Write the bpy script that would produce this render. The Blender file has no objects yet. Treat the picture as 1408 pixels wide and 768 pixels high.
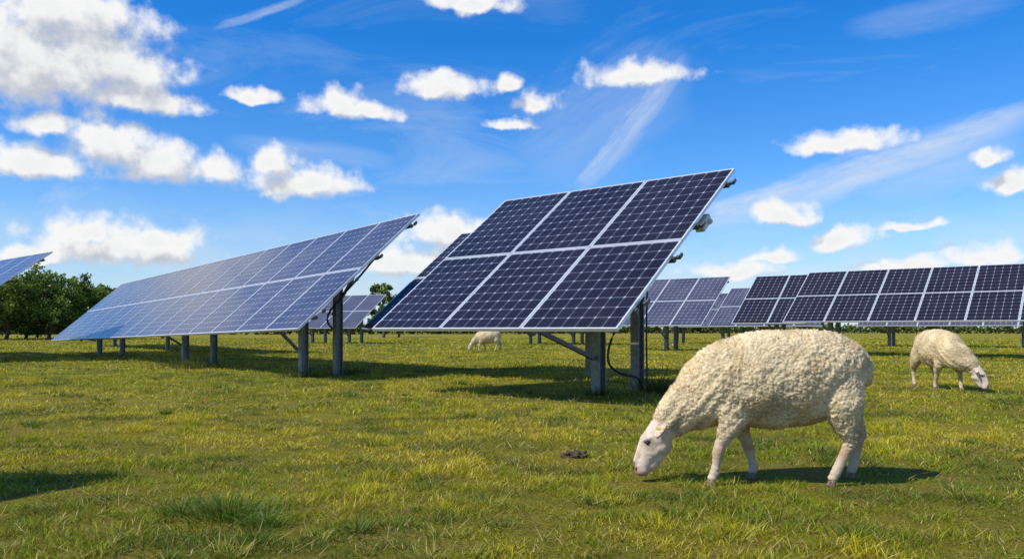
import bpy, math, random
import numpy as np
from mathutils import Vector, Matrix, noise as mnoise
random.seed(7); rng=np.random.default_rng(7)
S=bpy.context.scene
S.view_settings.view_transform='Standard'
try: S.view_settings.look='None'
except Exception: pass
S.view_settings.exposure=0
COL=S.collection
F=1095.0; HZ=452.0; CX=704.0; CAMH=0.85

# ------------------------------------------------------------ helpers
def vnoise(x,y,seed=0):
    xi=np.floor(x).astype(np.int64); yi=np.floor(y).astype(np.int64)
    fx=x-xi; fy=y-yi
    fx=fx*fx*(3-2*fx); fy=fy*fy*(3-2*fy)
    def h(a,b):
        n=(a*374761393+b*668265263+seed*1442695041)&0x7fffffff
        n=((n^(n>>13))*1274126177)&0x7fffffff
        return ((n^(n>>16))&0xffff)/65535.0
    return (h(xi,yi)*(1-fx)+h(xi+1,yi)*fx)*(1-fy)+(h(xi,yi+1)*(1-fx)+h(xi+1,yi+1)*fx)*fy
def fbm(x,y,seed=0,o=3):
    r=0;a=.5;t=0
    for i in range(o):
        r=r+a*vnoise(x*2**i,y*2**i,seed+i); t+=a; a*=.5
    return r/t
def hgt(x,y):
    x=np.asarray(x,float); y=np.asarray(y,float)
    return (fbm(x*.55+31,y*.55+17,3,2)-.5)*.05 + (fbm(x*.12,y*.12,9,2)-.5)*.10*np.clip((y-14)/20,0,1)

def mesh_obj(name,verts,faces,mat=None,parent=None,smooth=False,colors=None,uvs=None,loc=None):
    me=bpy.data.meshes.new(name)
    me.from_pydata([tuple(v) for v in verts],[],faces)
    if mat is not None:
        for m in (mat if isinstance(mat,list) else [mat]): me.materials.append(m)
    if smooth: me.polygons.foreach_set('use_smooth',[True]*len(me.polygons))
    if uvs is not None:
        l=me.uv_layers.new(name='UVMap'); l.data.foreach_set('uv',np.array(uvs,dtype=np.float32).ravel())
    if colors is not None:
        ca=me.color_attributes.new('col','FLOAT_COLOR','POINT'); ca.data.foreach_set('color',np.array(colors,dtype=np.float32).ravel())
    me.update()
    ob=bpy.data.objects.new(name,me); COL.objects.link(ob)
    if parent: ob.parent=parent
    if loc is not None: ob.location=loc
    return ob

def fast_mesh(name,V,loops,starts,mat,colors=None,parent=None,smooth=False):
    me=bpy.data.meshes.new(name)
    me.vertices.add(len(V)); me.vertices.foreach_set('co',V.astype(np.float32).ravel())
    me.loops.add(len(loops)); me.loops.foreach_set('vertex_index',loops.astype(np.int32))
    me.polygons.add(len(starts)); me.polygons.foreach_set('loop_start',starts.astype(np.int32))
    if smooth: me.polygons.foreach_set('use_smooth',np.ones(len(starts),dtype=bool))
    me.update(calc_edges=True)
    me.materials.append(mat)
    if colors is not None:
        ca=me.color_attributes.new('col','FLOAT_COLOR','POINT'); ca.data.foreach_set('color',colors.astype(np.float32).ravel())
    ob=bpy.data.objects.new(name,me); COL.objects.link(ob)
    if parent: ob.parent=parent
    return ob

def blades(P,D,side,length,width,bend,C,bk=.6):
    """P base (n,3), D growth dir, side unit, bend vector: 5 verts each, tapered blade"""
    n=len(P); L=length[:,None]; W=width[:,None]*.5
    V=np.empty((n,5,3))
    V[:,0]=P-side*W; V[:,1]=P+side*W
    mid=P+D*L*.55+bend*L*.18
    V[:,2]=mid+side*W*.8; V[:,3]=mid-side*W*.8
    V[:,4]=P+D*L+bend*L*.6
    b=np.arange(n)[:,None]*5
    loops=(b+np.array([[0,1,2,3,3,2,4]])).ravel()
    st=np.stack([np.arange(n)*7,np.arange(n)*7+4],1).ravel()
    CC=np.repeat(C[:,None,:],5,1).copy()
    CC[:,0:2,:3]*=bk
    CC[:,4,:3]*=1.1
    return V.reshape(-1,3),loops,st,CC.reshape(-1,4)

def empty(name,loc=(0,0,0)):
    e=bpy.data.objects.new(name,None); e.location=loc; e.empty_display_size=.3; COL.objects.link(e); return e

class MB:
    def __init__(s): s.v=[];s.f=[];s.uv=[]
    def box(s,o,a,b,c):
        o=Vector(o);a=Vector(a);b=Vector(b);c=Vector(c);n=len(s.v)
        for k in (0,1):
            for j in (0,1):
                for i in (0,1): s.v.append(o+a*i+b*j+c*k)
        fs=[(0,2,3,1),(4,5,7,6),(0,1,5,4),(2,6,7,3),(0,4,6,2),(1,3,7,5)]
        if a.cross(b).dot(c)<0: fs=[t[::-1] for t in fs]
        for t in fs: s.f.append(tuple(n+q for q in t))
    def beam(s,p,q,w,h,up=(0,0,1)):
        p=Vector(p);q=Vector(q);d=(q-p).normalized();up=Vector(up)
        sd=d.cross(up).normalized(); u2=sd.cross(d).normalized()
        s.box(p-sd*w/2-u2*h/2,q-p,sd*w,u2*h)
    def quad(s,a,b,c,d,uv=None):
        n=len(s.v); s.v+= [Vector(a),Vector(b),Vector(c),Vector(d)]; s.f.append((n,n+1,n+2,n+3))
        if uv: s.uv+=uv
    def tube(s,pts,rad,seg=8):
        pts=[Vector(p) for p in pts]; n0=len(s.v)
        for i,p in enumerate(pts):
            d=(pts[min(i+1,len(pts)-1)]-pts[max(i-1,0)]).normalized()
            ref=Vector((0,0,1)) if abs(d.z)<.9 else Vector((1,0,0))
            a=d.cross(ref).normalized(); b=d.cross(a).normalized()
            r=rad[i] if isinstance(rad,(list,tuple)) else rad
            for k in range(seg):
                t=2*math.pi*k/seg; s.v.append(p+a*math.cos(t)*r+b*math.sin(t)*r)
        for i in range(len(pts)-1):
            for k in range(seg):
                s.f.append((n0+i*seg+k,n0+i*seg+(k+1)%seg,n0+(i+1)*seg+(k+1)%seg,n0+(i+1)*seg+k))
        s.f.append(tuple(n0+k for k in range(seg))[::-1]); m=n0+(len(pts)-1)*seg
        s.f.append(tuple(m+k for k in range(seg)))
    def make(s,name,mat,parent=None,origin=Vector((0,0,0)),smooth=False,bevel=0):
        ob=mesh_obj(name,[v-origin for v in s.v],s.f,mat,parent,smooth,uvs=s.uv if s.uv else None)
        if bevel:
            m=ob.modifiers.new('bevel','BEVEL'); m.width=bevel; m.segments=1; m.limit_method='ANGLE'
        return ob
def smooth_path(pts,n=6):
    pts=[Vector(p) for p in pts]; out=[]
    for i in range(len(pts)-1):
        p0=pts[max(i-1,0)];p1=pts[i];p2=pts[i+1];p3=pts[min(i+2,len(pts)-1)]
        for k in range(n):
            t=k/n
            out.append(.5*((2*p1)+(p2-p0)*t+(2*p0-5*p1+4*p2-p3)*t*t+(3*p1-p0-3*p2+p3)*t**3))
    out.append(pts[-1]); return out

# ------------------------------------------------------------ node helpers
class NT:
    def __init__(s,nt): s.nt=nt
    def n(s,t,**k):
        nd=s.nt.nodes.new(t)
        for a,b in k.items(): setattr(nd,a,b)
        return nd
    def set(s,sock,val):
        if isinstance(val,bpy.types.NodeSocket): s.nt.links.new(val,sock)
        else: sock.default_value=val
    def m(s,op,a,b=None,c=None,clamp=False):
        nd=s.n('ShaderNodeMath',operation=op,use_clamp=clamp); s.set(nd.inputs[0],a)
        if b is not None: s.set(nd.inputs[1],b)
        if c is not None: s.set(nd.inputs[2],c)
        return nd.outputs[0]
    def v(s,op,a,b=None,c=None):
        nd=s.n('ShaderNodeVectorMath',operation=op); s.set(nd.inputs[0],a)
        if b is not None: s.set(nd.inputs[1],b)
        if c is not None: s.set(nd.inputs[2],c)
        return nd.outputs['Value'] if op in('LENGTH','DOT_PRODUCT') else nd.outputs[0]
    def noise(s,vec,scale,detail=3,rough=.5,col=False,dist=0,dim='3D'):
        nd=s.n('ShaderNodeTexNoise'); nd.noise_dimensions=dim
        if vec is not None: s.nt.links.new(vec,nd.inputs['Vector'])
        nd.inputs['Scale'].default_value=scale; nd.inputs['Detail'].default_value=detail
        nd.inputs['Roughness'].default_value=rough; nd.inputs['Distortion'].default_value=dist
        return nd.outputs['Color'] if col else nd.outputs['Fac']
    def mr(s,x,a,b,c=0.,d=1.,smooth=False):
        nd=s.n('ShaderNodeMapRange'); nd.clamp=True
        if smooth: nd.interpolation_type='SMOOTHSTEP'
        s.set(nd.inputs['Value'],x)
        for k,q in zip(('From Min','From Max','To Min','To Max'),(a,b,c,d)): nd.inputs[k].default_value=q
        return nd.outputs[0]
    def mix(s,f,a,b,mode='MIX'):
        nd=s.n('ShaderNodeMix',data_type='RGBA',blend_type=mode)
        s.set(nd.inputs[0],f); s.set(nd.inputs[6],a); s.set(nd.inputs[7],b); return nd.outputs[2]
def c4(r,g,b): return (r,g,b,1)
def newmat(name):
    m=bpy.data.materials.new(name); m.use_nodes=True; m.node_tree.nodes.clear(); t=NT(m.node_tree)
    out=t.n('ShaderNodeOutputMaterial'); return m,t,out
def pbsdf(t,out,**k):
    b=t.n('ShaderNodeBsdfPrincipled')
    for a,v in k.items(): t.set(b.inputs[a.replace('_',' ')],v)
    t.nt.links.new(b.outputs[0],out.inputs[0]); return b

# ------------------------------------------------------------ materials
def mat_simple(name,col,rough=.5,metal=0,var=.25,scale=12,bump=0):
    m,t,o=newmat(name)
    tc=t.n('ShaderNodeTexCoord').outputs['Object']
    nz=t.noise(tc,scale,4,.6)
    c=t.mix(t.mr(nz,.3,.7),c4(*[x*(1-var) for x in col]),c4(*[min(1,x*(1+var)) for x in col]))
    b=pbsdf(t,o,Base_Color=c,Roughness=rough,Metallic=metal)
    if bump:
        bn=t.n('ShaderNodeBump'); bn.inputs['Strength'].default_value=bump; bn.inputs['Distance'].default_value=.01
        t.set(bn.inputs['Height'],nz); t.nt.links.new(bn.outputs[0],b.inputs['Normal'])
    return m
M_frame=mat_simple('aluminium_frame',(.68,.70,.72),.35,.35,.08,5)
M_steel=mat_simple('galvanised_steel',(.19,.22,.22),.5,.45,.3,18)
M_dark=mat_simple('dark_rail',(.10,.115,.125),.5,.4,.2,10)
M_back=mat_simple('backsheet',(.55,.56,.58),.6,0,.05,3)
M_rub=mat_simple('black_cable',(.015,.015,.017),.45,0,.2,10)
M_box=mat_simple('inverter_paint',(.62,.62,.58),.45,0,.06,8)
M_hoof=mat_simple('hoof_horn',(.16,.12,.08),.6,0,.4,40)
M_eye=mat_simple('eye_dark',(.02,.014,.008),.12,0,.2,40)
M_tag=mat_simple('ear_tag_plastic',(.75,.68,.05),.4,0,.05,40)
M_nos=mat_simple('nostril_skin',(.11,.055,.045),.6,0,.3,60)
M_bark=mat_simple('bark',(.09,.065,.045),.9,0,.4,8,.5)
M_soil=mat_simple('soil',(.075,.05,.03),.95,0,.5,30,.8)

def mat_glass(name,base,line,bus,dust_sheen=.1,spec=.3):
    m,t,o=newmat(name)
    uv=t.n('ShaderNodeUVMap').outputs[0]
    fr=t.v('FRACTION',uv); ce=t.v('ABSOLUTE',t.v('SUBTRACT',fr,(.5,.5,.5)))
    sx=t.n('ShaderNodeSeparateXYZ'); t.set(sx.inputs[0],ce)
    gx=t.m('GREATER_THAN',sx.outputs[0],.485); gy=t.m('GREATER_THAN',sx.outputs[1],.485)
    dm=t.m('GREATER_THAN',t.m('ADD',sx.outputs[0],sx.outputs[1]),.89)
    ln=t.m('MAXIMUM',gx,gy)
    s2=t.n('ShaderNodeSeparateXYZ'); t.set(s2.inputs[0],fr)
    bb=t.m('ABSOLUTE',t.m('SUBTRACT',t.m('FRACT',t.m('MULTIPLY',s2.outputs[0],3.0)),.5))
    bs=t.m('LESS_THAN',bb,.04)
    wn=t.n('ShaderNodeTexWhiteNoise',noise_dimensions='2D'); t.set(wn.inputs['Vector'],t.v('FLOOR',uv))
    tc=t.n('ShaderNodeTexCoord').outputs['Object']
    nz=t.noise(tc,.9,4,.6)
    base2=t.mix(t.m('MULTIPLY',wn.outputs[0],.5),c4(*base),c4(*[x*1.8 for x in base]))
    c=t.mix(t.m('MULTIPLY',bs,.30),base2,c4(*bus))
    c=t.mix(ln,c,c4(*line)); c=t.mix(dm,c,c4(*[min(1,x*1.5) for x in line]))
    c=t.mix(t.mr(nz,.35,.8,dust_sheen*.3,dust_sheen),c,c4(.40,.38,.35))  # dust film; on the blue glass it also paints in pale sky reflection
    b=pbsdf(t,o,Base_Color=c,Roughness=t.mr(nz,.3,.7,.10,.2))
    b.inputs['IOR'].default_value=1.33; b.inputs['Specular IOR Level'].default_value=spec
    return m
M_glass=mat_glass('photovoltaic_glass',(.008,.007,.016),(.22,.24,.30),(.09,.095,.14),.03,.26)
M_glass2=mat_glass('photovoltaic_glass_blue',(.020,.024,.055),(.26,.29,.36),(.11,.13,.19),.18,.40)

def mat_attr(name,rough=.6,trans=.35,gain=1.0,sheen=0,bumpscale=0,spec=.3):
    m,t,o=newmat(name)
    a=t.n('ShaderNodeAttribute'); a.attribute_name='col'
    c=a.outputs['Color']
    b=t.n('ShaderNodeBsdfPrincipled'); t.set(b.inputs['Base Color'],c); b.inputs['Roughness'].default_value=rough
    b.inputs['Specular IOR Level'].default_value=spec
    if bumpscale:
        tc=t.n('ShaderNodeTexCoord').outputs['Object']
        nz=t.noise(tc,bumpscale,4,.65)
        bn=t.n('ShaderNodeBump'); bn.inputs['Strength'].default_value=.4; bn.inputs['Distance'].default_value=.004
        t.set(bn.inputs['Height'],nz); t.nt.links.new(bn.outputs[0],b.inputs['Normal'])
        c2=t.mix(t.mr(nz,.3,.7),t.mix(1.,c,c4(.82,.80,.76),'MULTIPLY'),c); t.set(b.inputs['Base Color'],c2)
    if trans>0:
        tr=t.n('ShaderNodeBsdfTranslucent'); t.set(tr.inputs[0],c)
        mx=t.n('ShaderNodeMixShader'); mx.inputs[0].default_value=trans
        t.nt.links.new(b.outputs[0],mx.inputs[1]); t.nt.links.new(tr.outputs[0],mx.inputs[2]); t.nt.links.new(mx.outputs[0],o.inputs[0])
    else: t.nt.links.new(b.outputs[0],o.inputs[0])
    return m
M_grass=mat_attr('grass_blade',.5,.38)
M_leaf=mat_attr('leaf',.5,.3)
M_wool=mat_attr('wool',.95,0,bumpscale=120,spec=.1)
M_fib=mat_attr('wool_fibre',.9,.25,spec=.1)

# ground
def mat_ground():
    m,t,o=newmat('meadow_ground')
    tc=t.n('ShaderNodeTexCoord').outputs['Object']
    n1=t.noise(tc,.35,4,.6); n2=t.noise(tc,3.0,5,.7); n3=t.noise(tc,60,5,.75)
    c=t.mix(t.mr(n1,.35,.65),c4(.20,.21,.012),c4(.36,.29,.022))
    c=t.mix(t.mr(n2,.45,.75),c,c4(.30,.23,.055))
    c=t.mix(t.mr(n3,.42,.62,0,.8),c,c4(.060,.050,.012))
    b=pbsdf(t,o,Base_Color=c,Roughness=.95); b.inputs['Specular IOR Level'].default_value=.1
    bn=t.n('ShaderNodeBump'); bn.inputs['Strength'].default_value=1.; bn.inputs['Distance'].default_value=.03
    t.set(bn.inputs['Height'],n3); t.nt.links.new(bn.outputs[0],b.inputs['Normal'])
    return m
M_ground=mat_ground()

# ------------------------------------------------------------ ground sheet
def build_ground():
    k=220
    tx=np.linspace(-1,1,2*k+1); X=30*np.sinh(tx*5.2)/np.sinh(5.2)*100
    ty=np.linspace(0,1,320); Y=-30+3000*(np.exp(ty*5.5)-1)/(math.exp(5.5)-1)
    XX,YY=np.meshgrid(X,Y); ZZ=hgt(XX,YY)*np.clip(1-(YY-60)/60,0,1)
    V=np.stack([XX,YY,ZZ],-1).reshape(-1,3); nx=len(X); ny=len(Y)
    i=np.arange(nx-1)[None,:]+np.arange(ny-1)[:,None]*nx; i=i.ravel()
    loops=np.stack([i,i+1,i+nx+1,i+nx],1).ravel(); st=np.arange(len(i))*4
    fast_mesh('meadow_ground',V,loops,st,M_ground,smooth=True)
build_ground()

# ------------------------------------------------------------ grass
def grass_cols(x,y,n):
    p=fbm(x*.5+5,y*.5+9,21,3); q=fbm(x*2.3,y*2.3,33,2); q2=fbm(x*9+3,y*9+8,44,2)
    r=rng.random(n)
    green=np.array([.28,.335,.009]); yel=np.array([.68,.56,.018]); straw=np.array([.70,.52,.19]); dk=np.array([.10,.165,.012])
    t=np.clip((p-.34)*3.4+(q2-.5)*1.6+(rng.random(n)-.5)*.7,0,1)[:,None]
    C=green*(1-t)+yel*t
    d=np.clip((q-.48)*5,0,1)[:,None]*.85; C=C*(1-d)+dk*d
    s=(r<.09+.45*np.clip(p-.45,0,1)); C[s]=straw*(.5+.6*rng.random((s.sum(),1)))
    C*=(.6+.7*rng.random((n,1)))
    return np.concatenate([np.minimum(C,.85),np.ones((n,1))],1)
def build_grass():
    out=[]
    bands=[(2.3,4.6,6800,.042,.0034),(4.6,8,3600,.043,.0052),(8,16,1100,.047,.009),(16,32,300,.055,.017),(32,75,50,.08,.04)]
    for d0,d1,den,L,W in bands:
        area=(d1-d0)*((d0+d1)*.72+2); n=int(area*den)
        y=d0+(d1-d0)*rng.random(n*2); w=.72*y+1; keep=rng.random(n*2)<(w/w.max()); y=y[keep][:n]; n=len(y)
        x=(rng.random(n)*2-1)*(.72*y+1)
        cl=fbm(x*6.5,y*6.5,55,3); c2=fbm(x*1.3,y*1.3,77,2)
        keep=rng.random(n)<np.clip(.33+(cl-.3)*2.2,.3,1); x=x[keep];y=y[keep];cl=cl[keep];c2=c2[keep]; n=len(x)
        P=np.stack([x,y,hgt(x,y)-.004],1)
        ang=rng.random(n)*2*math.pi; side=np.stack([np.cos(ang),np.sin(ang),np.zeros(n)],1)
        b=rng.random(n)*2*math.pi; lean=.10+.8*rng.random(n)
        D=np.stack([np.cos(b)*lean,np.sin(b)*lean,np.ones(n)],1); D/=np.linalg.norm(D,axis=1)[:,None]
        bend=np.stack([np.cos(b),np.sin(b),-.4*np.ones(n)],1)*(.2+.9*rng.random(n))[:,None]
        ln=L*(.5+.9*rng.random(n))*(.32+2.4*np.clip(cl-.3,0,1))*(.45+1.2*c2)
        C=grass_cols(x,y,n)
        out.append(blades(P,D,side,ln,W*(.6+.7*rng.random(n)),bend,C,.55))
    n=3600; y=2.4+9*rng.random(n)**1.5; x=(rng.random(n)*2-1)*(.72*y+1); P=np.stack([x,y,hgt(x,y)+.012+.02*rng.random(n)],1)
    b=rng.random(n)*2*math.pi; D=np.stack([np.cos(b),np.sin(b),.1+.5*rng.random(n)],1); D/=np.linalg.norm(D,axis=1)[:,None]
    side=np.cross(D,[0,0,1.]); side/=np.linalg.norm(side,axis=1)[:,None]
    C=np.array([.62,.48,.20])*(.5+.7*rng.random((n,1))); C=np.concatenate([C,np.ones((n,1))],1)
    out.append(blades(P,D,side,.03+.08*rng.random(n),(.0022+.0015*rng.random(n))*np.clip(y/4,1,3),side*(rng.random((n,1))-.5)*.4,C,1.))
    n=1700; y=2.4+9*rng.random(n)**1.4; x=(rng.random(n)*2-1)*(.72*y+1); P=np.stack([x,y,hgt(x,y)+.018+.02*rng.random(n)],1)
    b=rng.random(n)*2*math.pi; D=np.stack([np.cos(b),np.sin(b),rng.normal(0,.4,n)],1); D/=np.linalg.norm(D,axis=1)[:,None]
    side=np.cross(D,[0,0,1.]); side/=np.linalg.norm(side,axis=1)[:,None]
    C=np.array([.22,.11,.045])*(.4+1.0*rng.random((n,1))); C=np.concatenate([C,np.ones((n,1))],1)
    out.append(blades(P,D,side,.012+.016*rng.random(n),.008+.008*rng.random(n),side*.2,C,1.))
    V=[];Lo=[];St=[];C=[];vo=0;lo=0
    for v,l,s,c in out:
        V.append(v);Lo.append(l+vo);St.append(s+lo);C.append(c);vo+=len(v);lo+=len(l)
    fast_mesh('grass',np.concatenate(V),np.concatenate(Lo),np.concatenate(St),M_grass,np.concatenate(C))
build_grass()

def tuft(name,x,y,r,L,n,col,W=.005,up=1.0):
    a=rng.random(n)*2*math.pi; rr=r*np.abs(rng.normal(0,.55,n))
    px=x+np.cos(a)*rr; py=y+np.sin(a)*rr
    P=np.stack([px,py,hgt(px,py)-.004],1)
    s=rng.random(n)*2*math.pi; side=np.stack([np.cos(s),np.sin(s),np.zeros(n)],1)
    b=a+rng.normal(0,.6,n); lean=(.2+rng.random(n)*.9)/up
    D=np.stack([np.cos(b)*lean,np.sin(b)*lean,np.ones(n)],1); D/=np.linalg.norm(D,axis=1)[:,None]
    bend=np.stack([np.cos(b),np.sin(b),-.8*np.ones(n)],1)*(.1+.7*rng.random(n))[:,None]
    C=np.array(col)[None,:]*(.5+rng.random((n,1))); C=np.concatenate([C,np.ones((n,1))],1)
    v,l,st,c=blades(P,D,side,L*(.3+.8*rng.random(n)),W*(.6+.8*rng.random(n)),bend,C)
    fast_mesh(name,v,l,st,M_grass,c)
G1=(.13,.20,.020)
tuft('grass_tuft',-1.27,3.55,.19,.17,560,G1,.004)
tuft('grass_tuft',-1.05,3.4,.10,.13,200,G1,.004)
tuft('grass_tuft',-1.5,3.6,.08,.12,140,G1,.004)
for (x,y,r,L,n) in [(1.95,10.6,.35,.36,420),(2.3,10.9,.3,.25,250),(1.05,10.05,.2,.2,160),(-3.7,14.1,.4,.28,260),(-6.9,17.5,.9,.35,420),(-3.0,14.9,.4,.3,260),(-7.6,18.5,.7,.3,300)]:
    tuft('weed_clump',x,y,r,L,n,(.12,.15,.03),.010,1.6)
for k in range(56):
    y=2.9+10*random.random()**1.4; x=random.uniform(-1,1)*(.62*y)
    if abs(x-1.43)<.8 and abs(y-4.4)<.5: continue
    tuft('grass_tuft',x,y,random.uniform(.05,.13),random.uniform(.07,.125),int(random.uniform(60,140)),random.choice([G1,(.20,.26,.025),(.36,.35,.05)]),.0042 if y<7 else .008)

def blob(name,c,r,mat,parent=None,amp=.2,sub=4,fr=3.):
    import bmesh
    bm=bmesh.new(); bmesh.ops.create_icosphere(bm,subdivisions=sub,radius=1)
    for v in bm.verts:
        d=1+amp*mnoise.noise(v.co*fr)+amp*.5*mnoise.noise(v.co*fr*3); v.co=Vector((v.co.x*r[0]*d,v.co.y*r[1]*d,v.co.z*r[2]*d))
    me=bpy.data.meshes.new(name); bm.to_mesh(me); bm.free(); me.materials.append(mat)
    for p in me.polygons: p.use_smooth=True
    ob=bpy.data.objects.new(name,me); ob.location=c; COL.objects.link(ob)
    if parent: ob.parent=parent
    return ob
blob('soil_mound',(.41,5.22,.01),(.085,.06,.04),M_soil,amp=.6,fr=3.5)

# ------------------------------------------------------------ solar tables
def table(BR,th,L,nh,nv,z0,ncol,posts,drop=0.,glass=None,cells=(7,9),end_clamps=False,brace=True,box=False):
    glass=glass or M_glass
    th=math.radians(th); O=Vector((BR[0],BR[1],z0))
    u=Vector((-math.cos(th),math.sin(th),-drop/L)).normalized()
    v=Vector((math.sin(th)*nh,math.cos(th)*nh,nv)); Sl=v.length; v.normalize()
    n=v.cross(u).normalized()
    if n.z<0: n=-n
    e=empty('solar_panel_table',(BR[0],BR[1],0)); EO=Vector(e.location)
    P=lambda a,b,k=0: O+u*a+v*b+n*k
    cw=L/ncol; rh=Sl/2; g=.007; fw=.022
    G=MB();Fm=MB();B=MB()
    for i in range(ncol):
        for j in range(2):
            a0=i*cw+g;a1=(i+1)*cw-g;b0=j*rh+g;b1=(j+1)*rh-g
            Fm.box(P(a0,b0,-.04),u*(a1-a0),v*fw,n*.04); Fm.box(P(a0,b1-fw,-.04),u*(a1-a0),v*fw,n*.04)
            Fm.box(P(a0,b0+fw,-.04),u*fw,v*(b1-b0-2*fw),n*.04); Fm.box(P(a1-fw,b0+fw,-.04),u*fw,v*(b1-b0-2*fw),n*.04)
            uo=(i*2+j)*20
            cx,cy=cells
            q=[P(a0+fw,b0+fw,-.006),P(a0+fw,b1-fw,-.006),P(a1-fw,b1-fw,-.006),P(a1-fw,b0+fw,-.006)]
            uv=[(uo,0),(uo,cy),(uo+cx,cy),(uo+cx,0)]
            if (q[1]-q[0]).cross(q[2]-q[1]).dot(n)<0: q=q[::-1]; uv=uv[::-1]
            G.quad(*q,uv=uv)
            q=[P(a0+fw,b0+fw,-.03),P(a0+fw,b1-fw,-.03),P(a1-fw,b1-fw,-.03),P(a1-fw,b0+fw,-.03)]
            B.quad(*q)
            B.box(P((a0+a1)/2-.06,b1-.28,-.055),u*.12,v*.09,n*.024)
    G.make('module_glass',glass,e,EO); Fm.make('module_frames',M_frame,e,EO); B.make('module_backsheets',M_back,e,EO)
    R=MB()
    for b in (.22*rh,.80*rh,1.22*rh,1.80*rh):
        R.box(P(-.02,b,-.10),u*(L+.04),v*.045,n*.058)
    R.make('purlins',M_dark,e,EO)
    Ps=MB();Br=MB()
    for a,bs in posts:
        Br.beam(P(a,.12,-.15),P(a,Sl-.25,-.15),.07,.09,up=n)
        for b in bs:
            tp=P(a,b,-.16)
            x,y=tp.x,tp.y; zt=tp.z; w=.13
            ux=Vector((u.x,u.y,0)).normalized(); vx=Vector((v.x,v.y,0)).normalized()
            zg=-.15
            c=Vector((x,y,zg)); H=Vector((0,0,zt-zg))
            Ps.box(c-ux*w/2-vx*.07,ux*w,vx*.012,H)
            Ps.box(c-ux*w/2+vx*.058,ux*w,vx*.012,H)
            Ps.box(c-ux*.006-vx*.058,ux*.012,vx*.116,H)
            Ps.box(c-ux*.09-vx*.08+Vector((0,0,zt-zg-.14)),ux*.18,vx*.16,Vector((0,0,.012)))
        if brace:
            b=bs[0]; tp=P(a,b,0)
            Br.beam(Vector((tp.x,tp.y,.48)),P(a+.02,.22,-.16),.05,.05)
            if len(bs)>1:
                tq=P(a,bs[1],0); Br.beam(Vector((tq.x,tq.y,1.1)),P(a,Sl-.4,-.18),.045,.045)
    Ps.make('posts',M_steel,e,EO); Br.make('rafters_and_braces',M_dark,e,EO)
    if end_clamps:
        C=MB()
        for b in (.16*Sl,.42*Sl,.62*Sl,.92*Sl):
            C.box(P(-.06,b,-.10),u*.06,v*.05,n*.03); C.box(P(-.075,b-.01,-.085),u*.02,v*.07,n*.04)
        C.make('end_clamps',M_dark,e,EO)
    if box:
        I=MB(); I.box(P(.02,.66*Sl,-.24),u*.12,v*.24,n*.12); I.box(P(-.02,.70*Sl,-.22),u*.04,v*.06,n*.05)
        I.make('inverter_box',M_box,e,EO,bevel=.01)
    return e,P,EO
e,P,EO=table((1.064,8.09),41,3.91,2.71,2.05,.85,3,[(1.29,(1.8,2.95)),],end_clamps=True,box=True)
Ct=MB(); Ct.tube(smooth_path([(1.86,10.55,1.55),(1.72,10.4,1.36),(1.52,10.4,1.10),(1.30,10.4,.72),(1.26,10.4,.42),(1.42,10.42,.27),(1.66,10.5,.2),(1.72,10.55,.0)]),.016,8)
Ct.tube(smooth_path([(1.84,10.55,1.9),(1.80,10.58,1.4),(1.79,10.6,.8),(1.80,10.6,.0)]),.012,8)
Ct.make('cable',M_rub,e,EO,smooth=True)
table((1.90-1.81,14.5-2.02),41,3.91,2.71,2.05,.85,3,[(.15,(2.6,))],brace=False)
e,P,EO=table((-3.4,12.6),50,19.6,2.3,2.05,.85,15,[(1.34,(.85,1.75)),(7.7,(.85,1.75)),(16.0,(.85,1.75))],drop=.4,glass=M_glass2,end_clamps=True)
Ct=MB(); Ct.tube(smooth_path([P(.6,2.3,-.2),P(.9,1.9,-.35),Vector((-3.35,14.5,1.1)),Vector((-3.2,14.6,.7)),Vector((-3.15,14.7,0))]),.02,8); Ct.make('cable',M_rub,e,EO,smooth=True)
table((-10.2,25.8),50,17.3,2.3,1.9,.75,13,[(6.5,(1.2,)),(14.5,(1.2,))],glass=M_glass2,brace=False)
table((-13.9,18.96),41,10.4,2.71,2.05,.85,8,[(3.2,(1.,2.3)),(7.5,(1.,2.3))],glass=M_glass2)
table((-4.64,.70),5,5.2,2.7,2.05,.85,4,[(1.3,(1.,2.3)),(3.9,(1.,2.3))])  # unseen table out of frame, added for its shadow in the left foreground
table((-8.6,43.6),30,5.2,2.7,1.95,.9,4,[(1.2,(1.,2.3)),(4,(1.,2.3))],glass=M_glass2)
RG=[((6.96,29.3),38,3.9,3,.98,1.95),((12.1,43.0),38,5.2,4,.98,1.95),((10.03,27.3),36,2.6,2,1.05,1.85),
    ((13.1,33.4),38,5.2,4,.98,1.85),((14.9,21.0),38,7.8,6,1.08,1.75),((22.5,33.0),38,7.8,6,1.0,1.85),((3.5,40.),38,5.2,4,.95,1.9)]
for k,(br,t_,L_,nc,z_,nv_) in enumerate(RG):
    ps=[(L_*.5,(1.2,2.2))] if L_<5 else [(1.2,(1.2,2.2)),(L_-1.2,(1.2,2.2))]
    table(br,t_,L_,2.7,nv_,z_,nc,ps,glass=M_glass if k in(2,4) else M_glass2,cells=(6,8))

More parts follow.
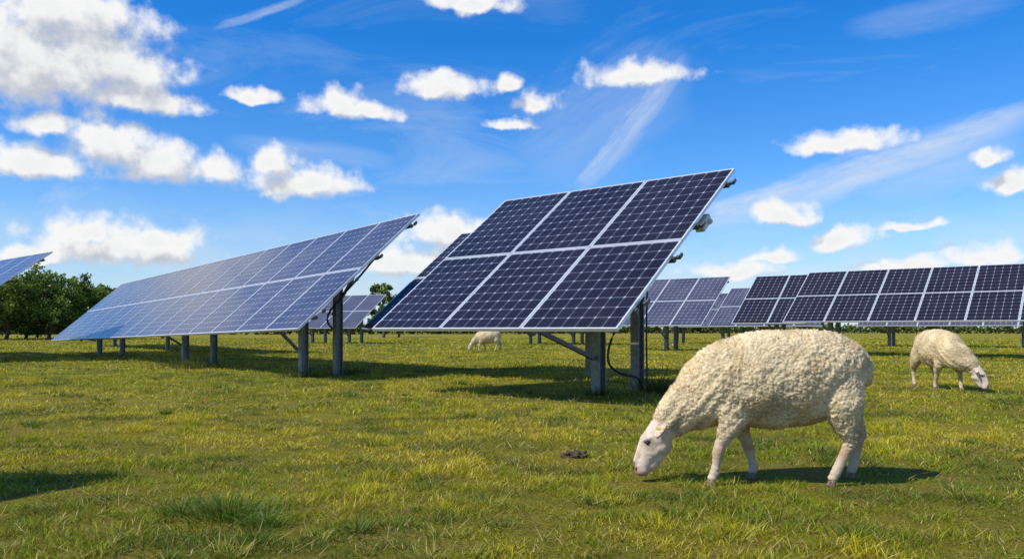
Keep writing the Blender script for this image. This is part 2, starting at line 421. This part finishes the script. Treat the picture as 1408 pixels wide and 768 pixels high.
# ------------------------------------------------------------ sheep
def build_sheep(name,loc,yaw,scale=1.,head_yaw=0.,nf=80000,seed=1,voxel=.0065,fs=1.):
    import bmesh
    r_=np.random.default_rng(seed)
    e=empty(name,loc); e.rotation_euler=(0,0,math.radians(yaw)); e.scale=(scale,)*3
    E=[]
    def chain(pts,step=.035):
        for i in range(len(pts)-1):
            a=np.array(pts[i],float);b=np.array(pts[i+1],float); n=max(1,int(np.linalg.norm((b-a)[:3])/step))
            for k in range(n): E.append(a+(b-a)*k/n)
        E.append(np.array(pts[-1],float))
    chain([(-.395,0,.63,.118,.155,.175),(-.29,0,.625,.155,.20,.212),(-.10,0,.580,.2,.235,.265),(.10,0,.568,.19,.225,.262),(.24,0,.555,.165,.19,.242),(.33,0,.525,.145,.16,.218),(.40,0,.48,.13,.138,.19),(.47,0,.432,.108,.118,.152),(.535,0,.375,.088,.096,.118),(.585,0,.315,.076,.076,.093)])
    chain([(.605,0,.285,.075,.068,.075),(.635,0,.235,.080,.066,.075),(.655,0,.195,.070,.056,.068),(.685,0,.14,.052,.042,.055),(.708,0,.09,.043,.038,.042),(.712,0,.068,.040,.041,.034)],.02)
    chain([(.595,0,.205,.05,.045,.055),(.66,0,.10,.035,.032,.04)],.02)
    chain([(.695,0,.235,.03,.030,.03),(.745,0,.12,.016,.020,.02)],.015)
    for sg in (1,-1): chain([(.668,sg*.044,.250,.028,.02,.018),(.70,sg*.038,.238,.016,.014,.012)],.01)
    for sg in (1,-1): chain([(.62,sg*.035,.20,.045,.03,.04),(.655,sg*.030,.165,.03,.022,.025)],.01)
    chain([(-.47,0,.71,.04,.045,.05),(-.52,0,.65,.036,.042,.05),(-.527,0,.575,.03,.035,.05)],.02)
    chain([(-.20,0,.465,.14,.18,.15),(-.02,0,.445,.14,.18,.15),(.16,0,.455,.13,.16,.15)])
    chain([(-.31,.09,.55,.15,.10,.16),(-.345,.12,.45,.115,.085,.12),(-.365,.12,.36,.085,.066,.08),(-.385,.12,.295,.058,.049,.055),(-.395,.12,.25,.038,.034,.045),(-.365,.118,.19,.028,.026,.035),(-.338,.116,.13,.025,.025,.035),(-.31,.115,.07,.029,.028,.026),(-.297,.115,.045,.028,.028,.02)],.02)
    chain([(-.33,-.09,.56,.14,.10,.16),(-.41,-.12,.45,.10,.085,.12),(-.47,-.12,.36,.070,.06,.08),(-.515,-.115,.295,.050,.044,.055),(-.538,-.11,.25,.036,.034,.045),(-.528,-.11,.19,.027,.026,.035),(-.516,-.11,.13,.025,.025,.035),(-.502,-.11,.07,.029,.028,.026),(-.492,-.11,.045,.028,.028,.02)],.02)
    chain([(.22,.09,.46,.11,.085,.13),(.245,.11,.36,.076,.062,.08),(.278,.11,.285,.050,.046,.05),(.305,.108,.225,.034,.032,.035),(.318,.105,.18,.034,.033,.030),(.328,.105,.12,.023,.023,.03),(.338,.105,.07,.028,.026,.024),(.350,.105,.045,.027,.027,.02)],.02)
    chain([(.18,-.09,.46,.11,.085,.13),(.165,-.11,.36,.07,.06,.08),(.135,-.11,.285,.047,.043,.05),(.108,-.108,.225,.034,.032,.035),(.094,-.105,.18,.034,.033,.030),(.076,-.105,.12,.023,.023,.03),(.062,-.105,.07,.028,.026,.024),(.069,-.105,.045,.027,.027,.02)],.02)
    bm=bmesh.new()
    for q in E:
        M=Matrix.Translation(Vector(q[:3]))@Matrix.Diagonal((q[3],q[4],q[5],1))
        bmesh.ops.create_icosphere(bm,subdivisions=3,radius=1,matrix=M)
    me=bpy.data.meshes.new('tmp'); bm.to_mesh(me); bm.free()
    ob=bpy.data.objects.new('tmp',me); COL.objects.link(ob)
    m=ob.modifiers.new('r','REMESH'); m.mode='VOXEL'; m.voxel_size=voxel
    m=ob.modifiers.new('s','SMOOTH'); m.factor=.5; m.iterations=4
    dg=bpy.context.evaluated_depsgraph_get(); me2=bpy.data.meshes.new_from_object(ob.evaluated_get(dg))
    bpy.data.objects.remove(ob)
    nv=len(me2.vertices); V=np.empty(nv*3,np.float32); me2.vertices.foreach_get('co',V); V=V.reshape(-1,3).astype(float)
    N=np.empty(nv*3,np.float32); me2.vertices.foreach_get('normal',N); N=N.reshape(-1,3).astype(float)
    x,y,z=V.T
    hd=(x-.565)*.55-(z-.315)*.83
    face=np.clip((hd+.0)/.03,0,1)*(x>.47)
    leg=np.where(z<.285,np.clip((.275-z+np.where(x<-.2,-.035,0))/.03,0,1),0)*(x<.47)
    wool=np.clip(1-face-leg,0,1)
    disp=np.zeros(nv)
    for i in range(nv):
        p=Vector(V[i])
        if wool[i]>0:
            p=p+Vector((seed*3.1,0,0))
            pw=p+Vector((mnoise.noise(p*20),mnoise.noise(p*20+Vector((9,0,0))),mnoise.noise(p*20+Vector((0,9,0)))))*.018
            d1=mnoise.voronoi(pw*58)[0][0]
            nk=min(1,max(0,(V[i][0]-.20)/.15))
            w=mnoise.noise(Vector((p.x*22+p.z*16,p.y*6,p.z*3-p.x*3)))
            disp[i]=(.40-d1)*.0125+mnoise.noise(p*8)*.009+w*(.004+.010*nk)+mnoise.noise(p*30)*.003+mnoise.noise(p*90)*.003
        else:
            disp[i]=mnoise.noise(p*70)*.0012
    V2=V+N*((disp+.001)*wool+disp*(1-wool))[:,None]
    cw=np.array([.74,.61,.39]); cf=np.array([.68,.57,.46]); cl=np.array([.60,.49,.36]); cm=np.array([.40,.26,.21])
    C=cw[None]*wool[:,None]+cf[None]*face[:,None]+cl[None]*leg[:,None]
    mz=np.clip((hd-.255)/.06,0,1)[:,None]*face[:,None]; C=C*(1-mz)+cm*mz
    es=np.exp(-(((x-.688)/.026)**2+((z-.224)/.024)**2))*face; C*= (1-.5*es)[:,None]
    fn=fbm(x*30+9,z*30+y*20+9,seed+8,3); C*= (1-np.array([.12,.2,.25])[None]*(np.clip((fn-.45)*3,0,1)*(face+leg))[:,None])
    dark=np.clip(1+disp*24,.55,1.12)[:,None]; C=C*(dark*wool[:,None]+(1-wool[:,None]))  # crevice shade painted into the wool colour, darker in the grooves
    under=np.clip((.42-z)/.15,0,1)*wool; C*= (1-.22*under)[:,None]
    dirt=fbm(x*9+50,z*9+50,seed+3,3); C*= (1-np.array([.15,.20,.28])[None]*(np.clip((dirt-.45)*3,0,1)*wool)[:,None])
    knee=np.exp(-((z-.18)/.03)**2)*leg; C*= (1-np.array([.15,.25,.35])[None]*knee[:,None])
    neckd=np.clip((x-.40)/.15,0,1)*wool; C*= (1-.08*neckd)[:,None]
    def bendp(Q):
        if not head_yaw: return Q
        Q=Q.copy(); t=np.clip((Q[:,0]-.30)/.30,0,1); a=math.radians(head_yaw)*t*t*(3-2*t)
        dx=Q[:,0]-.3; nx=.3+dx*np.cos(a)-Q[:,1]*np.sin(a); ny=dx*np.sin(a)+Q[:,1]*np.cos(a); Q[:,0]=nx;Q[:,1]=ny; return Q
    VB=bendp(V2)
    me2.vertices.foreach_set('co',VB.astype(np.float32).ravel())
    me2.materials.clear(); me2.materials.append(M_wool)
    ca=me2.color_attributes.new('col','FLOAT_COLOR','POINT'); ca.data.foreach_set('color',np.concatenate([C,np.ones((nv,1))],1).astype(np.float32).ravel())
    me2.polygons.foreach_set('use_smooth',[True]*len(me2.polygons)); me2.name='body'; me2.update()
    bo=bpy.data.objects.new('body',me2); COL.objects.link(bo); bo.parent=e
    idx=r_.choice(nv,nf,p=(wool+1e-9)/(wool+1e-9).sum()); Q=VB[idx]+r_.normal(0,.0025,(nf,3)); NN=N[idx]
    q=V[idx]
    fx=np.sin(q[:,0]*150+14*fbm(q[:,0]*16,q[:,2]*16,7,2)); fz=np.cos(q[:,2]*160+q[:,1]*90+14*fbm(q[:,2]*18,q[:,0]*18,8,2))
    T=np.stack([fx,np.sin(q[:,1]*120+q[:,2]*110),fz-.3],1)+r_.normal(0,.6,(nf,3))
    D=NN*.5+T*.5; D/=np.linalg.norm(D,axis=1)[:,None]
    sd=np.cross(D,NN)+r_.normal(0,.25,(nf,3)); sd/=np.linalg.norm(sd,axis=1)[:,None]+1e-9
    bend=T*.4-NN*.45; ln=(.0035+.0045*r_.random(nf))*(wool[idx])*fs
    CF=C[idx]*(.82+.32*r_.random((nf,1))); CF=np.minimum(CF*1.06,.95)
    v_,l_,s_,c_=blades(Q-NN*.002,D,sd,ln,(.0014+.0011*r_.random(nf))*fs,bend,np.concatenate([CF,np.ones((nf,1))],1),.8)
    fast_mesh('fleece',v_,l_,s_,M_fib,c_,parent=e)
    def addp(o):
        me=o.data; n=len(me.vertices); a=np.empty(n*3,np.float32); me.vertices.foreach_get('co',a); a=a.reshape(-1,3)+np.array(o.location)
        o.location=(0,0,0); a=bendp(a.astype(float)); me.vertices.foreach_set('co',a.astype(np.float32).ravel()); me.update()
    for k,(hx,hy) in enumerate([(-.290,.115),(-.485,-.11),(.358,.105),(.077,-.105)]):
        h=MB()
        for s in (-1,1):
            h.tube([(hx-.006,hy+s*.014,-.012),(hx+.000,hy+s*.013,.018),(hx-.008,hy+s*.011,.045)],[.020,.018,.012],10)
            h.tube([(hx-.004,hy+s*.012,.012),(hx+.022,hy+s*.010,.004)],[.015,.008],8)
        h.make('hoof_%d'%(k+1),M_hoof,e,smooth=True)
    for s in (1,-1):
        verts=[];faces=[];cols=[]
        base=Vector((.605,s*.060,.312)); d=Vector((.50,s*.80,-.12)).normalized(); up=Vector((.35,0,.94)); wv=d.cross(up).normalized(); nn=wv.cross(d).normalized()
        n=9;mw=7; Lr=.12
        for sidek in (0,1):
            for i in range(n+1):
                t=i/n; w=.030*math.sin(math.pi*min(1,(t*.86+.14)))**.7*(1 if t<1 else .1)
                for j in range(mw):
                    sx=j/(mw-1)*2-1
                    cup=-.022*(1-sx*sx)*(1-t*.5)
                    p=base+d*(t*Lr)+wv*(sx*w)+nn*(cup+ (.004 if sidek else 0)-.03*t*t)
                    verts.append(p); cc=(.60,.38,.31) if not sidek else (.70,.58,.45)
                    cols.append((*cc,1))
        o2=(n+1)*mw
        for sk_ in (0,1):
            for i in range(n):
                for j in range(mw-1):
                    a=sk_*o2+i*mw+j; f=(a,a+1,a+mw+1,a+mw); faces.append(f if sk_ else f[::-1])
        for i in range(n):
            for j in (0,mw-1):
                a=i*mw+j; faces.append((a,a+mw,a+mw+o2,a+o2))
        for j in range(mw-1):
            a=n*mw+j; faces.append((a,a+1,a+1+o2,a+o2))
        o=mesh_obj('ear_%d'%(1 if s>0 else 2),verts,faces,M_wool,e,True,colors=cols); addp(o)
    tg=MB(); c=Vector((.628,.108,.302)); tg.box(c,Vector((.024,.005,0)),Vector((0,.003,-.001)),Vector((.004,0,.015)))
    tg.tube([c+Vector((.012,-.004,.008)),c+Vector((.012,.008,.008))],.004,8)
    addp(tg.make('ear_tag',M_tag,e))
    for s in (1,-1):
        o=blob('eye_%d'%(1 if s>0 else 2),(.688,s*.0485,.224),(.0125,.0085,.0105),M_eye,e,amp=0,sub=3); addp(o)
        lid=MB(); lid.tube(smooth_path([(.674,s*.054,.226),(.682,s*.056,.236),(.693,s*.051,.236),(.702,s*.043,.228)],4),[.0035]*13,6); addp(lid.make('eyelid_%d'%(1 if s>0 else 2),M_nos,e,smooth=True))
        o=blob('nostril_%d'%(1 if s>0 else 2),(.745,s*.019,.078),(.0085,.0060,.013),M_nos,e,amp=.1,sub=3); addp(o)
        mo=MB(); mo.tube(smooth_path([(.742,s*.010,.052),(.726,s*.034,.052),(.700,s*.0425,.060),(.682,s*.044,.072)],5),[.0026]*16,6); addp(mo.make('mouth_line_%d'%(1 if s>0 else 2),M_nos,e,smooth=True))
    return e
zz=lambda x,y: float(hgt(np.array([x]),np.array([y]))[0])
build_sheep('sheep',(1.43,4.40,zz(1.43,4.4)+.003),180,1.0,0,200000,1,.0055)
build_sheep('sheep',(6.02,11.2,zz(6.,11.2)),-90,1.0,42,40000,2,.009,1.6)
build_sheep('sheep',(-.93,30.,zz(-.93,30.)+.0),183,.97,6,12000,3,.012,2.5)

# ------------------------------------------------------------ trees
def leafmass(name,centers,radii,nl,size,parent=None,base=(.045,.095,.016),light=(.22,.32,.038)):
    cen=np.array(centers);rad=np.array(radii); k=len(cen)
    w=rad**2; idx=rng.choice(k,nl,p=w/w.sum())
    d=rng.normal(0,1,(nl,3)); d/=np.linalg.norm(d,axis=1)[:,None]
    rr=rng.random(nl)**.45*(1+.14*rng.normal(0,1,nl))
    P=cen[idx]+d*(rad[idx]*rr)[:,None]*np.array([1,1,.85])
    P[:,2]=np.maximum(P[:,2],.05)
    sd=rng.normal(0,1,(nl,3)); sd/=np.linalg.norm(sd,axis=1)[:,None]
    D=np.cross(sd,rng.normal(0,1,(nl,3))); D/=np.linalg.norm(D,axis=1)[:,None]
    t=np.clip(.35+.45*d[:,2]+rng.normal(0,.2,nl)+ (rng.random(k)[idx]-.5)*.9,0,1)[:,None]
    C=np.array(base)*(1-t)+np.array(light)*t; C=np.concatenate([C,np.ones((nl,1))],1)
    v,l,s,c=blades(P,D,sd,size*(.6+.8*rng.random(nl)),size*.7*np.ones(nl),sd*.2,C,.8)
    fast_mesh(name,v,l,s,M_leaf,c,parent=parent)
def tree(name,x,y,H,W,nl,size,slim=False):
    e=empty(name,(x,y,0)); T=MB()
    tr=smooth_path([(0,0,-.1),(.05*W,.02,H*.25),(-.03*W,.03,H*.5),(.02*W,0,H*.85)],4)
    T.tube(tr,[H*.03*(1-.85*i/(len(tr)-1)) for i in range(len(tr))],8)
    cen=[];rad=[]
    nb=20
    for i in range(nb):
        a=i*2.4+random.random(); hh=H*(.08+.74*i/nb); rr=W*.5*(.35+.65*math.sin(math.pi*(.22+.68*i/nb)))*(.6+.5*random.random())
        tip=Vector((math.cos(a)*rr,math.sin(a)*rr,hh+H*.08+random.random()*H*.10))
        T.tube([(0,0,hh*.85),tip*.5+Vector((0,0,hh*.45)),tip],[H*.012,H*.008,H*.003],6)
        cr=W*(.12+.09*random.random())*(.7 if slim else 1)
        cen.append(tip);rad.append(cr)
        for q in range(4):
            cen.append(tip+Vector((random.uniform(-1,1)*cr,random.uniform(-1,1)*cr,random.uniform(-.6,1)*cr)));rad.append(cr*random.uniform(.4,.75))
    cen.append(Vector((0,0,H*.93)));rad.append(W*.10)
    T.make('trunk_and_limbs',M_bark,e,smooth=True)
    leafmass('crown',cen,rad,nl,size,e)
def wx(px,d): return (px-CX)/F*d
for px,d,H,W in [(-30,62,5.6,5.0),(8,60,5.2,4.4),(35,64,4.8,4.0),(66,61,5.1,4.6),(98,63,4.8,4.2),(124,66,4.3,3.2),(148,70,4.6,2.4),(50,70,4.6,5.)]:
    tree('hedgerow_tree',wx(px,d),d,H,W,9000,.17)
tree('poplar_tree',wx(527,75),75,5.3,2.9,5500,.19,True)
tree('hedgerow_tree',wx(548,82),82,4.3,3.4,3500,.2)
cen=[];rad=[]
xx=-150
while xx<170:
    d=140+20*math.sin(xx*.03); h=1.6+1.4*random.random()**2+(1.0 if xx<-70 else 0)
    cen.append((xx,d,h*.45));rad.append(h*.62); xx+=random.uniform(.9,1.6)
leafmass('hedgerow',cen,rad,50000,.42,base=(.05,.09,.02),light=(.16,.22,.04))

# ------------------------------------------------------------ world / sky
EL=48.; SH=Vector((.88,.47)).normalized()
W=bpy.data.worlds.new('World'); S.world=W; W.use_nodes=True; W.node_tree.nodes.clear(); t=NT(W.node_tree)
out=t.n('ShaderNodeOutputWorld'); bg=t.n('ShaderNodeBackground'); t.nt.links.new(bg.outputs[0],out.inputs[0])
bg.inputs[1].default_value=.1
sky=t.n('ShaderNodeTexSky',sky_type='NISHITA'); sky.sun_disc=False; sky.sun_elevation=math.radians(EL)
sky.sun_rotation=math.atan2(-SH.x,-SH.y)%(2*math.pi); sky.air_density=1.0; sky.dust_density=.3; sky.ozone_density=2.5
dirv=t.n('ShaderNodeTexCoord').outputs['Generated']
sp=t.n('ShaderNodeSeparateXYZ'); t.set(sp.inputs[0],dirv)
az=t.m('ARCTAN2',sp.outputs[0],sp.outputs[1])
hyp=t.m('SQRT',t.m('ADD',t.m('MULTIPLY',sp.outputs[0],sp.outputs[0]),t.m('MULTIPLY',sp.outputs[1],sp.outputs[1])))
vv=t.m('DIVIDE',sp.outputs[2],t.m('MAXIMUM',hyp,.02))
cb=t.n('ShaderNodeCombineXYZ'); t.set(cb.inputs[0],az); t.set(cb.inputs[1],vv); PV=cb.outputs[0]
def sk(px,py,rx,ry):
    X=(px-CX)/F; Y=(HZ-py)/F; q=math.sqrt(1+X*X)
    return math.atan(X),Y/q,rx/F/q/q,ry/F/q
CL=[(30,90,215,118),(150,98,125,78),(90,25,130,75),(195,140,84,30),
 (68,174,46,28),(45,228,118,36),(165,208,76,48),(235,232,110,44),
 (410,254,90,34),(372,232,38,34),(165,345,132,46),(118,318,56,32),(215,335,72,26),(40,355,70,22),
 (490,153,72,20),(466,144,34,28),(342,134,42,17),(608,124,64,26),(740,146,34,25),(700,118,25,19),(703,173,42,12),
 (865,108,84,26),(650,8,72,22),(1160,200,84,27),(1400,254,46,32),(1360,217,38,14),
 (1080,302,56,23),(1155,330,60,22),(1345,355,88,27),(620,326,78,36),(560,366,80,32),(1060,354,48,15),(1255,313,46,10),(1000,374,74,18),(1240,368,84,16)]
g=bpy.data.node_groups.new('cloud_field','ShaderNodeTree')
g.interface.new_socket('P',in_out='INPUT',socket_type='NodeSocketVector'); g.interface.new_socket('D',in_out='OUTPUT',socket_type='NodeSocketFloat')
gt=NT(g); gi=gt.n('NodeGroupInput'); go=gt.n('NodeGroupOutput')
p0=gi.outputs[0]
wr=gt.v('SUBTRACT',gt.noise(p0,22,3,.55,True,dim='2D'),(.5,.5,.5))
p1=gt.v('MULTIPLY_ADD',wr,(.042,.024,0),p0)
p1=gt.v('MULTIPLY',p1,(1,1,0))
D=None
for (px,py,rx,ry) in CL:
    a,b,ra,rb=sk(px,py,rx,ry)
    q=gt.v('MULTIPLY_ADD',p1,(1/ra,1/rb,0),(-a/ra,-b/rb,0))
    q=gt.v('LENGTH',gt.v('MAXIMUM',q,gt.v('MULTIPLY',q,(-1,-1.9,0))))
    D=q if D is None else gt.m('SMOOTH_MIN',D,q,.25)
sg=gt.n('ShaderNodeSeparateXYZ'); gt.set(sg.inputs[0],p0)
oth=gt.m('ADD',gt.m('MULTIPLY',gt.mr(gt.noise(p0,3.2,2,.5,dim='2D'),.50,.70),-1.6),1.9)
oth=gt.m('ADD',oth,gt.mr(gt.m('ABSOLUTE',sg.outputs[0]),.66,.80,2.,0.))
D=gt.m('MINIMUM',D,oth)
nf=gt.noise(p0,30,7,.55,dim='2D')
D=gt.m('ADD',D,gt.m('MULTIPLY',gt.m('SUBTRACT',nf,.5),-1.35))
gt.set(go.inputs[0],D)
def field(vec):
    nd=t.n('ShaderNodeGroup'); nd.node_tree=g; t.set(nd.inputs[0],vec); return nd.outputs[0]
D0=field(PV); D1=field(t.v('ADD',PV,(-.011,.024,0)))
alpha=t.mr(D0,1.15,.42,0,1,True)
lit=t.mr(t.m('SUBTRACT',D1,D0),-.42,.45,0,1,True)
dens=t.mr(D0,.95,.1,1.,.0)
lit=t.m('MULTIPLY_ADD',dens,.28,t.m('MULTIPLY',lit,.85),clamp=True)
ccol=t.mix(lit,c4(4.6,5.1,6.0),c4(9.5,9.5,9.4))
# sky colour grade: clearer, deeper blue with altitude
gr=t.mix(t.mr(vv,.0,.36,0,1),c4(.95,1.25,1.6),c4(.15,.95,1.8))
base=t.mix(1.,sky.outputs[0],gr,'MULTIPLY')
def streak(x0,y0,x1,y1,w,inten,sc):
    a0,b0,_,_=sk(x0,y0,1,1);a1,b1,_,_=sk(x1,y1,1,1); d=Vector((a1-a0,b1-b0)); L=d.length/2; d.normalize(); c=((a0+a1)/2,(b0+b1)/2)
    al=t.m('SUBTRACT',t.v('DOT_PRODUCT',PV,(d.x,d.y,0)),c[0]*d.x+c[1]*d.y)
    pe=t.m('SUBTRACT',t.v('DOT_PRODUCT',PV,(-d.y,d.x,0)),-c[0]*d.y+c[1]*d.x)
    cv=t.n('ShaderNodeCombineXYZ'); t.set(cv.inputs[0],t.m('MULTIPLY',al,.25)); t.set(cv.inputs[1],pe)
    nz=t.noise(cv.outputs[0],sc,4,.65,dim='2D')
    pe2=t.m('MULTIPLY_ADD',t.m('SUBTRACT',nz,.5),w/F*1.2,pe)
    q=t.m('ADD',t.m('POWER',t.m('ABSOLUTE',t.m('DIVIDE',al,L)),3.),t.m('POWER',t.m('ABSOLUTE',t.m('DIVIDE',pe2,w/F)),1.5))
    return t.m('MULTIPLY',t.m('MULTIPLY',t.mr(q,1.,.0,0,1,True),t.mr(nz,.3,.7,.35,1.)),inten)
cir=streak(955,70,785,275,26,.62,50)
for a in [(1480,138,900,325,32,.85,30),(1430,185,1150,262,60,.4,25),(430,-5,285,42,8,.5,60),(960,70,700,240,95,.28,20),(1150,40,1420,-10,30,.22,25),(300,190,560,225,22,.3,25)]:
    cir=t.m('MAXIMUM',cir,streak(*a))
cs=t.v('MULTIPLY',PV,(1.,3.5,1.))
wis=t.m('MULTIPLY',t.mr(t.noise(cs,3.0,6,.65,dist=.6,dim='2D'),.5,.8),t.mr(vv,.0,.35,.75,.15))
cir=t.m('MAXIMUM',cir,wis)
hz=t.mr(vv,.0,.20,.72,0.,True)
cir=t.m('MAXIMUM',cir,t.m('MULTIPLY',hz,t.mr(t.noise(t.v('MULTIPLY',PV,(1,2.6,1)),9,5,.6,dim='2D'),.3,.65,.40,1.)))
c=t.mix(cir,base,c4(6.9,7.7,8.6))
c=t.mix(alpha,c,ccol)
c=t.mix(t.mr(sp.outputs[2],-.02,-.005,1,0),c,c4(1.4,1.5,.5))
t.set(bg.inputs[0],c)

sun=bpy.data.lights.new('sun','SUN'); sun.energy=5.0; sun.angle=math.radians(.53); sun.color=(1,.94,.84)
so=bpy.data.objects.new('sun',sun); COL.objects.link(so)
dv=Vector((SH.x*math.cos(math.radians(EL)),SH.y*math.cos(math.radians(EL)),-math.sin(math.radians(EL))))
so.rotation_euler=dv.to_track_quat('-Z','Y').to_euler(); so.location=(-10,-6,14)

cam=bpy.data.cameras.new('camera'); co=bpy.data.objects.new('camera',cam); COL.objects.link(co)
co.location=(0,0,CAMH); co.rotation_euler=(math.radians(90),0,0); cam.lens=28; cam.sensor_width=36; cam.shift_y=68/1408; cam.clip_start=.05; cam.clip_end=6000
S.camera=co
